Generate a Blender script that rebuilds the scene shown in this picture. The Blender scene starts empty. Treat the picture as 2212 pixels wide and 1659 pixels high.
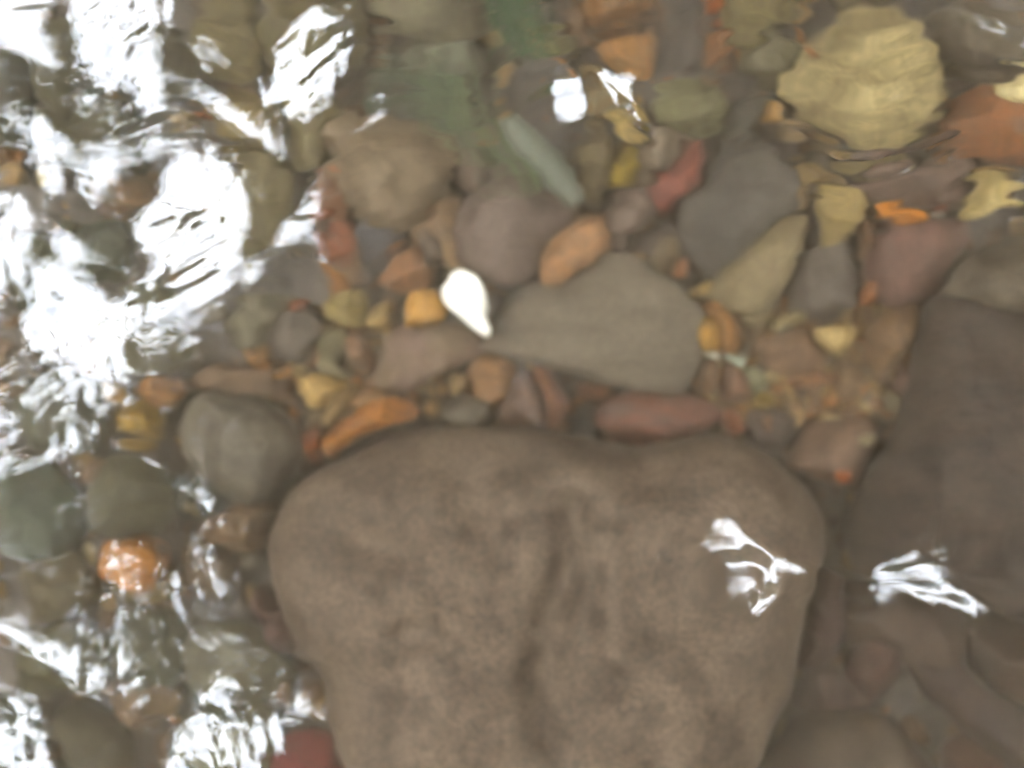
# Creek bed seen from above through rippled water: stones, pebbles, algae, water, stream bed, trees around.
import bpy, math, random
import numpy as np
from mathutils import noise, Vector

random.seed(7)
rng = np.random.default_rng(7)
sc = bpy.context.scene
col = sc.collection

# ------------------------------------------------------------------ geometry of the place
ZW = 0.14                       # water level above the bed (m)
HC = 0.45                       # camera height above the water
TANH = 0.554                    # tan of half the horizontal field of view
KU = 2 * TANH / 2212.0          # one map unit as a tangent
N_W = 1.333


def surf(u, v):
    "map unit -> point on the water surface"
    return (u - 1106) * KU * HC, (829.5 - v) * KU * HC


def bed(u, v, z=0.0):
    "map unit -> point below the water at height z (flat water refraction)"
    a, b = (u - 1106) * KU, (829.5 - v) * KU
    r = math.hypot(a, b)
    if r < 1e-9:
        return 0.0, 0.0
    st = math.sin(math.atan(r)) / N_W
    R = r * HC + (ZW - z) * st / math.sqrt(1 - st * st)
    return a / r * R, b / r * R


# ------------------------------------------------------------------ helpers
def tag(o, label=None, cat=None, group=None, kind=None):
    if label: o['label'] = label
    if cat: o['category'] = cat
    if group: o['group'] = group
    if kind: o['kind'] = kind
    return o


def mesh_np(name, verts, faces_flat, loop_n, mat=None, smooth=True, mat_idx=None, mats=None):
    me = bpy.data.meshes.new(name)
    verts = np.asarray(verts, np.float32)
    faces_flat = np.asarray(faces_flat, np.int32).ravel()
    nf = len(faces_flat) // loop_n
    me.vertices.add(len(verts)); me.vertices.foreach_set('co', verts.ravel())
    me.loops.add(len(faces_flat)); me.loops.foreach_set('vertex_index', faces_flat)
    me.polygons.add(nf)
    me.polygons.foreach_set('loop_start', np.arange(0, nf * loop_n, loop_n, dtype=np.int32))
    me.polygons.foreach_set('loop_total', np.full(nf, loop_n, np.int32))
    if mats:
        for m in mats: me.materials.append(m)
        me.polygons.foreach_set('material_index', np.asarray(mat_idx, np.int32))
    elif mat:
        me.materials.append(mat)
    me.polygons.foreach_set('use_smooth', np.full(nf, smooth, bool))
    me.update(calc_edges=True); me.validate()
    o = bpy.data.objects.new(name, me); col.objects.link(o)
    return o


def lin(h):
    c = [int(h[i:i + 2], 16) / 255 for i in (0, 2, 4)]
    return [x / 12.92 if x <= .04045 else ((x + .055) / 1.055) ** 2.4 for x in c]


SAT, ALB = 1.10, 0.31


def albedo(h):
    c = lin(h)
    if min(c) > .8: return [.62, .585, .48]
    m = .3 * c[0] + .55 * c[1] + .15 * c[2]
    return [min(.9, max(.006, (m + (x - m) * SAT) * ALB * w)) for x, w in zip(c, (1.07, 1.0, .82))]


class NT:
    def __init__(s, name):
        s.m = bpy.data.materials.new(name); s.m.use_nodes = True
        s.t = s.m.node_tree; s.t.nodes.clear()

    def n(s, typ, **k):
        nd = s.t.nodes.new(typ)
        for a, b in k.items():
            if a.startswith('_'): setattr(nd, a[1:], b)
            else: nd.inputs[a.replace('__', ' ')].default_value = b
        return nd

    def l(s, a, b): s.t.links.new(a, b)


def stone_mat(name, h, size, mottle=.35, streak=0.0, speck=.4, second=None, ang=0.0):
    "rough wet stone: base tone, broad mottling, veins or bedding streaks, fine grains"
    t = NT(name)
    c = albedo(h)
    c2 = albedo(second) if second else [x * (1 - mottle) * k for x, k in zip(c, (1, .97, .93))]
    out = t.n('ShaderNodeOutputMaterial'); b = t.n('ShaderNodeBsdfPrincipled')
    b.inputs['Roughness'].default_value = .75; b.inputs['Specular IOR Level'].default_value = .15
    tc = t.n('ShaderNodeTexCoord'); mp = t.n('ShaderNodeMapping')
    sd = random.uniform(0, 50)
    mp.inputs['Location'].default_value = (sd, sd * .7, sd * 1.3)
    mp.inputs['Rotation'].default_value = (0, 0, ang)
    if streak: mp.inputs['Scale'].default_value = (1 - .8 * streak, 1 + 1.5 * streak, 1)
    t.l(tc.outputs['Object'], mp.inputs['Vector'])
    n1 = t.n('ShaderNodeTexNoise', Scale=3.0 / size, Detail=5.0, Roughness=.62)
    t.l(mp.outputs[0], n1.inputs['Vector'])
    r1 = t.n('ShaderNodeValToRGB'); r1.color_ramp.elements[0].position = .38; r1.color_ramp.elements[1].position = .62
    t.l(n1.outputs['Fac'], r1.inputs[0])
    mx = t.n('ShaderNodeMix', _data_type='RGBA')
    mx.inputs['A'].default_value = (*c2, 1); mx.inputs['B'].default_value = (*[min(.95, x * 1.06) for x in c], 1)
    t.l(r1.outputs['Color'], mx.inputs['Factor'])
    n2 = t.n('ShaderNodeTexNoise', Scale=300.0, Detail=3.0, Roughness=.7)
    t.l(tc.outputs['Object'], n2.inputs['Vector'])
    r2 = t.n('ShaderNodeMapRange'); r2.inputs['From Min'].default_value = .3; r2.inputs['From Max'].default_value = .7
    r2.inputs['To Min'].default_value = 1 - speck; r2.inputs['To Max'].default_value = 1 + speck
    t.l(n2.outputs['Fac'], r2.inputs['Value'])
    ml = t.n('ShaderNodeMix', _data_type='RGBA', _blend_type='MULTIPLY'); ml.inputs['Factor'].default_value = 1
    cmb = t.n('ShaderNodeCombineColor')
    for k in range(3): t.l(r2.outputs[0], cmb.inputs[k])
    t.l(mx.outputs['Result'], ml.inputs['A']); t.l(cmb.outputs[0], ml.inputs['B'])
    t.l(ml.outputs['Result'], b.inputs['Base Color'])
    n3 = t.n('ShaderNodeTexNoise', Scale=max(160., 6 / size), Detail=4.0, Roughness=.6)
    t.l(mp.outputs[0], n3.inputs['Vector'])
    bp = t.n('ShaderNodeBump', Strength=.55, Distance=.0018)
    t.l(n3.outputs['Fac'], bp.inputs['Height']); t.l(bp.outputs[0], b.inputs['Normal'])
    t.l(b.outputs[0], out.inputs['Surface'])
    return t.m


def closed_spline(pts, n):
    P = np.array(pts, float); m = len(P); out = []
    seg = np.hypot(*(np.roll(P, -1, 0) - P).T); tot = seg.sum(); cum = np.concatenate([[0], np.cumsum(seg)])
    for k in range(n):
        d = tot * k / n; i = min(m - 1, np.searchsorted(cum, d, 'right') - 1); t = (d - cum[i]) / seg[i]
        p0, p1, p2, p3 = P[(i - 1) % m], P[i], P[(i + 1) % m], P[(i + 2) % m]
        out.append(.5 * ((2 * p1) + (-p0 + p2) * t + (2 * p0 - 5 * p1 + 4 * p2 - p3) * t * t + (-p0 + 3 * p1 - 3 * p2 + p3) * t ** 3))
    return np.array(out)


def seg_dist(p, poly):
    d = 1e9
    for a, b in zip(poly[:-1], poly[1:]):
        ax, ay = a; bx, by = b
        t = max(0, min(1, ((p[0] - ax) * (bx - ax) + (p[1] - ay) * (by - ay)) / ((bx - ax) ** 2 + (by - ay) ** 2)))
        d = min(d, math.hypot(p[0] - ax - t * (bx - ax), p[1] - ay - t * (by - ay)))
    return d


def stone(name, cat, label, hexc, pts, H=None, zb=0.0, n=2.5, tilt=(0, 0), rough=1.0, mottle=.48, streak=0.0,
          second=None, speck=.4, ang=0.0, grooves=(), res=(64, 16), group=None, cuts=3, grow=1.06, bumpy=0, tex=0):
    "a closed stone grown from its outline: rounded shoulders, flat or domed top, buried underside"
    A = np.array(pts, float)
    A = A.mean(0) + (A - A.mean(0)) * grow; pts = [tuple(p) for p in A]
    x, y = A[:, 0], A[:, 1]
    area = abs(np.dot(x, np.roll(y, -1)) - np.dot(y, np.roll(x, -1))) / 2
    size = math.sqrt(area) * .000276
    if H is None: H = min(.045, .012 + .30 * size)
    zo = zb + .30 * H
    O = closed_spline([bed(u, v, zo) for u, v in pts], res[0])
    cx, cy = O.mean(0)
    vs = []; N = res[0]; R = res[1]
    top = []
    for k in range(R):                       # from the rim up to near the centre
        t = (k / R) * math.pi / 2
        top.append((math.cos(t) ** (2 / n), math.sin(t) ** (2 / n) * .7 * H))
    bot = [(math.cos(t) ** (2 / 2.2), -math.sin(t) ** (2 / 2.2) * .36 * H) for t in (1.25, .8, .4)]
    rings = bot + top
    off = Vector((random.uniform(-99, 99), random.uniform(-99, 99), random.uniform(-99, 99)))
    f1, f2 = 1.6 / max(size, .012), 5.5 / max(size, .012)

    def put(px, py, pz, s):
        p = Vector((px, py, pz))
        q = noise.noise(p * f1 + off); q2 = noise.noise(p * f2 + off)
        up = max(0., min(1., (pz - zo) / (.7 * H) + .15)) if pz > zo else .1
        dz = (q * .16 + q2 * .055) * H * rough * up
        if bumpy: dz += bumpy * (noise.noise(p * 60 + off) + .5 * noise.noise(p * 140 + off)) * up
        dz += (tilt[0] * (px - cx) + tilt[1] * (py - cy)) * up
        k = 1 + .035 * rough * q2
        for g, dep, w in grooves:
            dd = seg_dist((px, py), g)
            dz -= dep * math.exp(-(dd / w) ** 2) * up
        vs.append((cx + (px - cx) * k, cy + (py - cy) * k, pz + dz))

    vs_c = None
    for s, dz in rings:
        for ox, oy in O:
            put(cx + (ox - cx) * s, cy + (oy - cy) * s, zo + dz, s)
    put(cx, cy, zo + .7 * H, 0); put(cx, cy, zo - .36 * H, 0)
    V = np.array(vs)
    # worn cut planes give the stone its facets
    C0 = np.array([cx, cy, zo]); sx = math.sqrt(area) * .000276
    Q = (V - C0) / (sx * .56, sx * .56, .7 * H)
    for k in range(cuts):
        a = random.uniform(0, 6.283); nz = random.uniform(.35, .8); nn = np.array([math.cos(a) * math.sqrt(1 - nz * nz), math.sin(a) * math.sqrt(1 - nz * nz), nz])
        d = Q @ nn; lim = d.max() * random.uniform(.66, .84)
        Q = Q - np.outer(np.maximum(d - lim, 0) * .75, nn)
    V = Q * (sx * .56, sx * .56, .7 * H) + C0
    nr = len(rings); F = []
    for r in range(nr - 1):
        for i in range(N):
            j = (i + 1) % N
            F += [(r * N + i, r * N + j, (r + 1) * N + j), (r * N + i, (r + 1) * N + j, (r + 1) * N + i)]
    ct, cb = nr * N, nr * N + 1
    for i in range(N):
        j = (i + 1) % N
        F.append(((nr - 1) * N + i, (nr - 1) * N + j, ct)); F.append((j, i, cb))
    # outline given clockwise or not: make the faces look outward
    ar = np.dot(O[:, 0], np.roll(O[:, 1], -1)) - np.dot(O[:, 1], np.roll(O[:, 0], -1))
    F = np.array(F)
    if ar < 0: F = F[:, ::-1]
    zmin = V[:, 2].min()
    base = np.array([cx, cy, zmin])
    m = stone_mat(name + '_surface', hexc, tex or max(size, .012), mottle, streak, speck, second, ang)
    o = mesh_np(name, V - base, F, 3, m)
    o.location = base
    tag(o, label, cat, group)
    return o


def mixhex(a, b, t):
    return ''.join('%02x' % round(int(a[i:i + 2], 16) * (1 - t) + int(b[i:i + 2], 16) * t) for i in (0, 2, 4))


# ------------------------------------------------------------------ the big boulders
def gpoly(*p): return [bed(u, v, .09) for u, v in p]


stone('boulder', 'boulder', 'huge rounded grey brown boulder with two long grooves, largest stone in the water', '766659',
      [(598, 1150), (640, 1078), (700, 1012), (780, 965), (880, 932), (980, 920), (1080, 918), (1180, 930), (1280, 950), (1370, 966),
       (1470, 952), (1560, 945), (1640, 975), (1700, 1012), (1748, 1070), (1770, 1140), (1766, 1205), (1738, 1270), (1722, 1340),
       (1714, 1420), (1700, 1490), (1660, 1560), (1625, 1640), (1560, 1740), (1400, 1800), (1100, 1810), (860, 1770), (770, 1690), (735, 1600),
       (720, 1520), (690, 1450), (652, 1380), (625, 1300), (600, 1225)],
      H=.088, n=2.9, res=(260, 80), rough=.9, cuts=0, grow=1.0, bumpy=.0016, mottle=.42, speck=.5, tilt=(0, -.03), tex=.075,
      grooves=[(gpoly((1239, 1110), (1250, 1186), (1227, 1271), (1187, 1334), (1187, 1425), (1165, 1482), (1172, 1600)), .014, .010),
               (gpoly((1322, 1180), (1330, 1250), (1322, 1345), (1336, 1420)), .008, .009),
               (gpoly((1010, 1040), (1040, 1100), (1060, 1180), (1085, 1215)), .003, .014),
               (gpoly((800, 1180), (840, 1200)), .006, .009), (gpoly((880, 1375), (930, 1385)), .006, .009),
               (gpoly((1420, 1370), (1480, 1385)), .003, .006), (gpoly((1560, 1420), (1610, 1400)), .003, .006),
               (gpoly((1340, 1520), (1370, 1530)), .003, .008)])
stone('boulder', 'boulder', 'dark grey brown boulder filling the right edge, beside the huge boulder', '4f4239',
      [(1800, 1165), (1815, 1110), (1850, 1045), (1890, 985), (1935, 925), (1955, 850), (1965, 790), (1980, 705), (2010, 645), (2080, 640), (2180, 650),
       (2300, 640), (2420, 800), (2420, 1200), (2330, 1340), (2212, 1360), (2110, 1345), (2010, 1295), (1890, 1262), (1830, 1230)],
      H=.07, n=2.7, res=(150, 36), cuts=2, grow=1.0, bumpy=.003, mottle=.55, rough=1.5, speck=.3, streak=.5, ang=-.5, tex=.06)
stone('stone', 'stone', 'pale grey brown rock at the right edge leaning on the dark boulder', '75695b',
      [(2035, 640), (2050, 605), (2090, 560), (2140, 525), (2220, 500), (2330, 520), (2380, 620), (2300, 690), (2180, 690), (2080, 672)], H=.066, n=2.3)

# ------------------------------------------------------------------ traced stones: name, category, colour, outline, label, options
T = [
 # --- around the white pebble
 ('pebble', 'pebble', 'fffdf6', [(953, 612), (975, 582), (1000, 570), (1035, 583), (1048, 630), (1058, 680), (1068, 712), (1052, 724), (1022, 702), (985, 668), (962, 640)],
  'bright white tear shaped pebble, whitest thing on the bed', dict(H=.022, zb=.022, mottle=.02, speck=.02, rough=.5, cuts=1, n=3.2, grow=.95)),
 ('pebble', 'pebble', 'd0a05e', [(872, 655), (880, 628), (900, 615), (930, 615), (955, 632), (964, 662), (950, 684), (915, 690), (882, 695), (880, 675)],
  'golden rounded pebble touching the left side of the white pebble', dict(H=.02, zb=.02, mottle=.15)),
 ('pebble', 'pebble', '9c8a58', [(703, 645), (715, 612), (765, 612), (792, 636), (795, 668), (775, 692), (745, 693), (712, 672)],
  'olive ochre cube like pebble left of the golden pebble', dict(H=.02, zb=.008, mottle=.25)),
 ('pebble', 'pebble', 'bda06c', [(793, 678), (806, 652), (838, 640), (848, 652), (836, 682), (812, 694)],
  'small buff pebble between the ochre pebble and the golden pebble', dict(H=.014, zb=.01)),
 ('stone', 'stone', '7c665c', [(797, 790), (812, 735), (845, 700), (900, 690), (960, 690), (1030, 712), (1062, 745), (1010, 775), (950, 805), (890, 838), (830, 830), (802, 815)],
  'purple brown flat stone directly below the white and golden pebbles', dict(H=.024, n=3, second='7d6a57')),
 ('stone', 'stone', '7a6f62', [(1050, 740), (1060, 690), (1090, 650), (1150, 610), (1215, 605), (1270, 570), (1325, 545), (1400, 580), (1470, 632), (1503, 690), (1492, 790), (1465, 845),
                               (1415, 852), (1340, 832), (1250, 803), (1150, 772), (1075, 750)],
  'big flat slate grey slab lying right of the white pebble', dict(H=.034, zb=.004, n=3.2, streak=.8, ang=.5, mottle=.3)),
 ('stone', 'stone', 'a97c56', [(1170, 565), (1190, 522), (1232, 485), (1272, 447), (1298, 475), (1312, 528), (1280, 560), (1250, 575), (1212, 610), (1185, 612), (1172, 595)],
  'orange tan wedge shaped stone on the upper edge of the slate slab', dict(H=.03, zb=.01, n=3, second='9a7a60', mottle=.2)),
 ('stone', 'stone', '796861', [(985, 500), (1000, 440), (1030, 395), (1090, 375), (1160, 385), (1235, 435), (1228, 478), (1180, 530), (1155, 575), (1100, 602), (1035, 580), (1000, 545)],
  'purple grey block of stone above the slate slab, left of the orange wedge', dict(H=.034, zb=.004, n=2.8, streak=.4, ang=-.6)),
 ('stone', 'stone', '96785a', [(893, 485), (915, 440), (945, 424), (985, 432), (1003, 480), (1002, 555), (975, 582), (935, 545), (905, 520)],
  'tan upright oval stone left of the purple grey block', dict(H=.026, second='7a6552', mottle=.3)),
 ('stone', 'stone', '6a5c52', [(905, 500), (930, 485), (955, 510), (958, 550), (935, 570), (912, 545)],
  'small dark brown stone pressed against the tan upright oval stone', dict(H=.022, zb=.008)),
 ('pebble', 'pebble', '9c8466', [(1010, 577), (1020, 560), (1048, 558), (1068, 572), (1070, 592), (1045, 605)],
  'small khaki pebble tucked behind the top of the white pebble', dict(H=.016, zb=.006)),
 ('stone', 'stone', 'a1724f', [(822, 575), (840, 552), (880, 540), (920, 545), (937, 566), (925, 605), (895, 618), (850, 612), (828, 598)],
  'orange brown stone above the golden pebble', dict(H=.018)),
 ('stone', 'stone', '5c5a60', [(765, 500), (790, 478), (840, 485), (882, 508), (868, 540), (820, 552), (785, 545)],
  'blue grey slate stone below the big knobbly brown stone', dict(H=.02)),
 ('pebble', 'pebble', '8c4f2d', [(708, 470), (735, 462), (765, 490), (770, 540), (745, 565), (715, 520)],
  'rust orange stone left of the blue grey slate stone', dict(H=.014)),
 ('pebble', 'pebble', '8e6248', [(705, 415), (730, 395), (765, 410), (765, 450), (730, 470), (708, 455)],
  'brown stone with rusty tint touching the left flank of the big knobbly stone', dict(H=.018, zb=.004)),
 ('pebble', 'pebble', 'c46a2a', [(716, 384), (730, 378), (752, 396), (770, 412), (752, 414), (728, 400)],
  'tiny bright orange chip at the upper left of the blue grey slate stone', dict(H=.012, zb=.02)),
 ('stone', 'stone', '84735f', [(720, 392), (735, 340), (700, 300), (705, 245), (740, 215), (800, 203), (880, 218), (955, 250), (990, 320), (965, 395), (935, 450), (890, 480), (840, 485), (780, 468), (745, 430)],
  'big knobbly brown stone in the upper middle of the bed', dict(H=.046, n=2.3, rough=1.8, mottle=.28)),
 ('stone', 'stone', '84795a', [(640, 300), (650, 240), (690, 205), (745, 200), (745, 260), (720, 340), (700, 395), (655, 395), (640, 350)],
  'olive yellow stone left of the big knobbly brown stone', dict(H=.03)),
 ('stone', 'stone', '705d52', [(972, 385), (985, 330), (1015, 312), (1050, 318), (1070, 350), (1055, 398), (1022, 422), (985, 412)],
  'dark brown round stone between the knobbly stone and the purple grey block', dict(H=.03)),
 # --- upper middle
 ('stone', 'stone', '7d6f52', [(1215, 370), (1235, 325), (1270, 305), (1310, 325), (1325, 375), (1300, 430), (1275, 445), (1240, 410)],
  'olive brown stone above the orange wedge', dict(H=.03)),
 ('pebble', 'pebble', 'a58d3d', [(1308, 412), (1322, 358), (1345, 340), (1362, 360), (1369, 388), (1340, 408)],
  'mustard yellow pebble right of the olive brown stone', dict(H=.018, zb=.006, n=3)),
 ('stone', 'stone', '7b6c5b', [(1358, 365), (1375, 325), (1430, 300), (1490, 305), (1505, 335), (1455, 365), (1400, 398), (1372, 400)],
  'grey brown stone right of the mustard pebble', dict(H=.022)),
 ('stone', 'stone', '7c6a60', [(1290, 475), (1320, 440), (1385, 405), (1412, 405), (1428, 440), (1405, 470), (1360, 510), (1335, 540), (1312, 525)],
  'grey brown long stone abutting the brick red stone', dict(H=.028, n=2.8, zb=.003)),
 ('stone', 'stone', '94594a', [(1395, 412), (1440, 380), (1500, 337), (1522, 352), (1520, 385), (1480, 420), (1430, 462), (1412, 450)],
  'brick red long stone, only strongly red stone in the upper half', dict(H=.028, n=2.8, zb=.003, second='7c4a44')),
 ('stone', 'stone', '67605a', [(1462, 490), (1475, 445), (1520, 400), (1565, 350), (1630, 320), (1690, 370), (1715, 440), (1670, 480), (1610, 550), (1560, 585), (1515, 575), (1480, 540)],
  'large dark slate stone right of the brick red stone', dict(H=.034, n=2.8, streak=.4, ang=.6)),
 ('stone', 'stone', '5b5049', [(1335, 545), (1390, 505), (1440, 475), (1470, 490), (1490, 560), (1520, 610), (1480, 630), (1430, 590), (1380, 560)],
  'dark brown stone under the brick red stone, above the slate slab', dict(H=.016)),
 ('pebble', 'pebble', 'a98a67', [(1363, 552), (1375, 535), (1395, 540), (1392, 560), (1378, 570)],
  'small beige pebble at the top right corner of the slate slab', dict(H=.012, zb=.01)),
 ('pebble', 'pebble', '7f6d54', [(1395, 560), (1420, 525), (1455, 520), (1470, 550), (1440, 585), (1415, 590)],
  'dull olive pebble between the beige pebble and the dark slate stone', dict(H=.014, zb=.008)),
 ('pebble', 'pebble', 'a9744f', [(1452, 580), (1468, 560), (1484, 565), (1478, 590), (1460, 595)],
  'tiny salmon pebble at the lower left foot of the dark slate stone', dict(H=.01, zb=.014)),
 ('pebble', 'pebble', 'b79a60', [(1488, 628), (1510, 612), (1535, 602), (1536, 620), (1510, 640)],
  'small straw yellow chip left of the long beige stone', dict(H=.012, zb=.012)),
 ('stone', 'stone', '8e7f63', [(1535, 625), (1560, 580), (1605, 540), (1635, 495), (1660, 478), (1725, 478), (1728, 510), (1705, 580), (1670, 645), (1620, 680), (1565, 668)],
  'long beige stone slanting between the dark slate stone and a grey stone', dict(H=.03, zb=.006, n=3.4, mottle=.15)),
 ('stone', 'stone', '6a6058', [(1688, 645), (1710, 580), (1755, 540), (1800, 528), (1845, 540), (1855, 600), (1840, 660), (1770, 685), (1705, 672)],
  'dark grey squarish stone right of the long beige stone', dict(H=.03, n=3)),
 ('pebble', 'pebble', 'a89364', [(1763, 430), (1795, 418), (1832, 408), (1857, 428), (1850, 482), (1820, 515), (1785, 538), (1772, 500)],
  'yellow tan D shaped pebble standing left of the bright orange pebble', dict(H=.026, zb=.016, n=3, mottle=.2)),
 ('stone', 'stone', '98805a', [(1700, 390), (1715, 355), (1755, 340), (1800, 355), (1830, 390), (1800, 412), (1750, 420), (1715, 425)],
  'ochre tan stone just above the yellow tan pebble', dict(H=.026, zb=.006)),
 ('pebble', 'pebble', 'a08561', [(1695, 420), (1715, 405), (1745, 425), (1740, 450), (1712, 452)],
  'small tan pebble left below the ochre tan stone', dict(H=.014, zb=.014)),
 ('pebble', 'pebble', 'd98f35', [(1886, 460), (1905, 445), (1940, 442), (1975, 453), (1997, 472), (1985, 488), (1945, 490), (1908, 478)],
  'bright orange smooth oval pebble near the right edge', dict(H=.018, zb=.026, mottle=.08, speck=.08, rough=.4)),
 ('pebble', 'pebble', 'a3572c', [(2015, 445), (2035, 436), (2042, 450), (2024, 456)],
  'tiny rust chip right of the bright orange oval pebble', dict(H=.008, zb=.026)),
 ('pebble', 'pebble', 'd6cfc4', [(2008, 464), (2026, 458), (2034, 466), (2018, 472)],
  'tiny whitish chip right of the bright orange oval pebble', dict(H=.008, zb=.026)),
 ('stone', 'stone', '7b655b', [(1838, 395), (1880, 365), (1960, 350), (2050, 330), (2110, 360), (2125, 410), (2085, 435), (1980, 445), (1890, 445), (1848, 430)],
  'wide mauve grey stone above the bright orange oval pebble', dict(H=.034, n=2.8)),
 ('stone', 'stone', '7c5a50', [(1870, 570), (1885, 510), (1940, 485), (2020, 488), (2085, 505), (2062, 560), (2030, 625), (1985, 672), (1915, 668), (1875, 625)],
  'reddish brown stone below the bright orange oval pebble', dict(H=.034, n=2.8, second='6a5148')),
 ('pebble', 'pebble', '8d6a52', [(1852, 500), (1868, 475), (1885, 505), (1882, 545), (1862, 560), (1850, 530)],
  'slim brown pebble between the yellow tan pebble and the reddish brown stone', dict(H=.02, zb=.008)),
 ('pebble', 'pebble', 'a5693c', [(1855, 655), (1862, 625), (1880, 605), (1890, 625), (1880, 652), (1866, 668)],
  'small orange brown pebble at the left foot of the reddish brown stone', dict(H=.016, zb=.014)),
 ('pebble', 'pebble', 'cbb685', [(2070, 475), (2090, 420), (2125, 388), (2160, 400), (2205, 425), (2200, 450), (2150, 465), (2110, 492)],
  'pale cream angular pebble near the right edge', dict(H=.026, zb=.018, second='a8925c')),
 ('pebble', 'pebble', 'ad8a5a', [(2095, 385), (2115, 362), (2160, 362), (2195, 375), (2180, 395), (2130, 392)],
  'tan stone behind the pale cream angular pebble', dict(H=.024, zb=.01)),
 # --- upper right corner
 ('stone', 'stone', 'a86c42', [(2025, 275), (2060, 225), (2115, 197), (2190, 195), (2270, 215), (2290, 330), (2212, 345), (2130, 335), (2060, 315)],
  'large orange brown stone at the right edge of the upper right corner', dict(H=.045, second='8c6a55')),
 ('pebble', 'pebble', 'f0dfae', [(2155, 190), (2180, 163), (2230, 158), (2260, 200), (2230, 232), (2185, 222)],
  'glowing cream pebble on the large orange brown stone', dict(H=.02, zb=.05, mottle=.08)),
 ('boulder', 'boulder', 'bfae82', [(1700, 160), (1730, 95), (1790, 45), (1870, 25), (1955, 50), (2010, 125), (2025, 220), (1985, 295), (1920, 340), (1850, 350), (1785, 300), (1715, 225)],
  'large pale khaki boulder in the upper right corner', dict(H=.06, n=2.2, mottle=.3, second='8b7b58', res=(70, 18), streak=.6)),
 ('stone', 'stone', '8d8058', [(1548, -30), (1552, 20), (1575, 65), (1625, 82), (1690, 65), (1730, 20), (1740, -40), (1640, -80)],
  'pale olive stone cut by the top edge, left of the khaki boulder', dict(H=.04)),
 ('stone', 'stone', 'a0703f', [(1280, 130), (1300, 85), (1345, 55), (1395, 62), (1412, 100), (1400, 145), (1345, 150)],
  'orange stone above the white reflection at top centre', dict(H=.03, second='8d6b45')),
 ('stone', 'stone', '9b6d40', [(1252, 40), (1270, 5), (1330, -20), (1395, -5), (1405, 35), (1360, 52), (1300, 62)],
  'rusty orange stone cut by the top edge', dict(H=.03, second='7d6247')),
 ('pebble', 'pebble', '9a6a45', [(1528, 78), (1550, 62), (1580, 72), (1575, 112), (1550, 132), (1530, 112)],
  'small orange brown stone under the pale olive top edge stone', dict(H=.022)),
 ('pebble', 'pebble', 'b0662f', [(1518, 10), (1535, -10), (1556, 5), (1560, 40), (1530, 42)],
  'rust pebble left of the pale olive top edge stone', dict(H=.022)),
 ('stone', 'stone', '70694f', [(1595, 110), (1640, 92), (1720, 95), (1735, 130), (1690, 160), (1620, 150)],
  'dark olive stone below the pale olive top edge stone', dict(H=.024)),
 ('pebble', 'pebble', 'b18b58', [(1643, 252), (1660, 235), (1688, 245), (1692, 275), (1672, 295), (1650, 288)],
  'buff pebble left of the khaki boulder', dict(H=.018, zb=.008)),
 ('pebble', 'pebble', 'a48a68', [(1680, 285), (1712, 265), (1742, 285), (1752, 312), (1720, 322), (1690, 312)],
  'grey tan pebble at the lower left foot of the khaki boulder', dict(H=.02, zb=.008)),
 ('pebble', 'pebble', 'b58660', [(1730, 110), (1748, 92), (1765, 105), (1758, 130), (1740, 135)],
  'peach pebble on the left flank of the khaki boulder', dict(H=.014, zb=.03)),
 ('stone', 'stone', '7e7a5c', [(1400, 260), (1425, 200), (1490, 170), (1555, 195), (1572, 260), (1520, 318), (1440, 318)],
  'grey green stone right of the white reflection at top centre', dict(H=.036)),
 ('pebble', 'pebble', 'c3a970', [(1308, 255), (1335, 232), (1372, 250), (1382, 300), (1350, 322), (1322, 300)],
  'cream yellow pebble below the white reflection at top centre', dict(H=.02, zb=.012)),
 ('stone', 'stone', '5d5a50', [(1570, 270), (1610, 190), (1660, 180), (1690, 230), (1640, 300), (1600, 340), (1560, 330)],
  'dark stone in the gap between the grey green stone and the khaki boulder', dict(H=.018)),
 ('stone', 'stone', '86805a', [(1118, 130), (1145, 85), (1200, 70), (1232, 100), (1215, 150), (1180, 172), (1140, 165)],
  'mustard olive stone right of the green haze blades', dict(H=.028)),
 ('stone', 'stone', '726a54', [(1225, 180), (1260, 150), (1320, 160), (1345, 220), (1300, 270), (1245, 260)],
  'brown stone seen in the hole of the top centre white reflection', dict(H=.026, second='7d6038')),
 ('stone', 'stone', '7c755f', [(770, 10), (800, -40), (900, -50), (1010, -40), (1065, 20), (1050, 90), (980, 125), (890, 110), (810, 70)],
  'grey green stone cut by the top edge, left of the green haze blades', dict(H=.04)),
 ('stone', 'stone', '6f705f', [(860, 175), (890, 125), (960, 105), (1020, 130), (1040, 190), (990, 230), (910, 215)],
  'mossy grey green stone above the knobbly brown stone', dict(H=.036)),
 ('stone', 'stone', '766d55', [(1780, -10), (1850, -60), (1950, -50), (1965, -5), (1900, 15), (1820, 20)],
  'brown stone above the khaki boulder at the top edge', dict(H=.03)),
 ('stone', 'stone', '6c6152', [(2015, 60), (2070, 10), (2150, 0), (2230, 40), (2240, 120), (2150, 160), (2060, 140)],
  'dusky brown stone in the upper right corner', dict(H=.04)),
 # --- top left, half hidden by the reflections
 ('stone', 'stone', '82724f', [(470, 260), (490, 210), (560, 195), (615, 215), (630, 290), (610, 350), (540, 360), (490, 330)],
  'tan stone under the tongue of the large white oval reflection', dict(H=.036)),
 ('stone', 'stone', '776d50', [(560, 60), (600, -10), (700, -30), (780, 10), (785, 100), (730, 180), (650, 190), (590, 140)],
  'olive stone under the large white oval reflection', dict(H=.04)),
 ('stone', 'stone', '7a6f50', [(420, 60), (450, -10), (520, -30), (565, 10), (570, 110), (530, 170), (460, 160)],
  'olive tan stone left of the large white oval reflection', dict(H=.036)),
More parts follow.
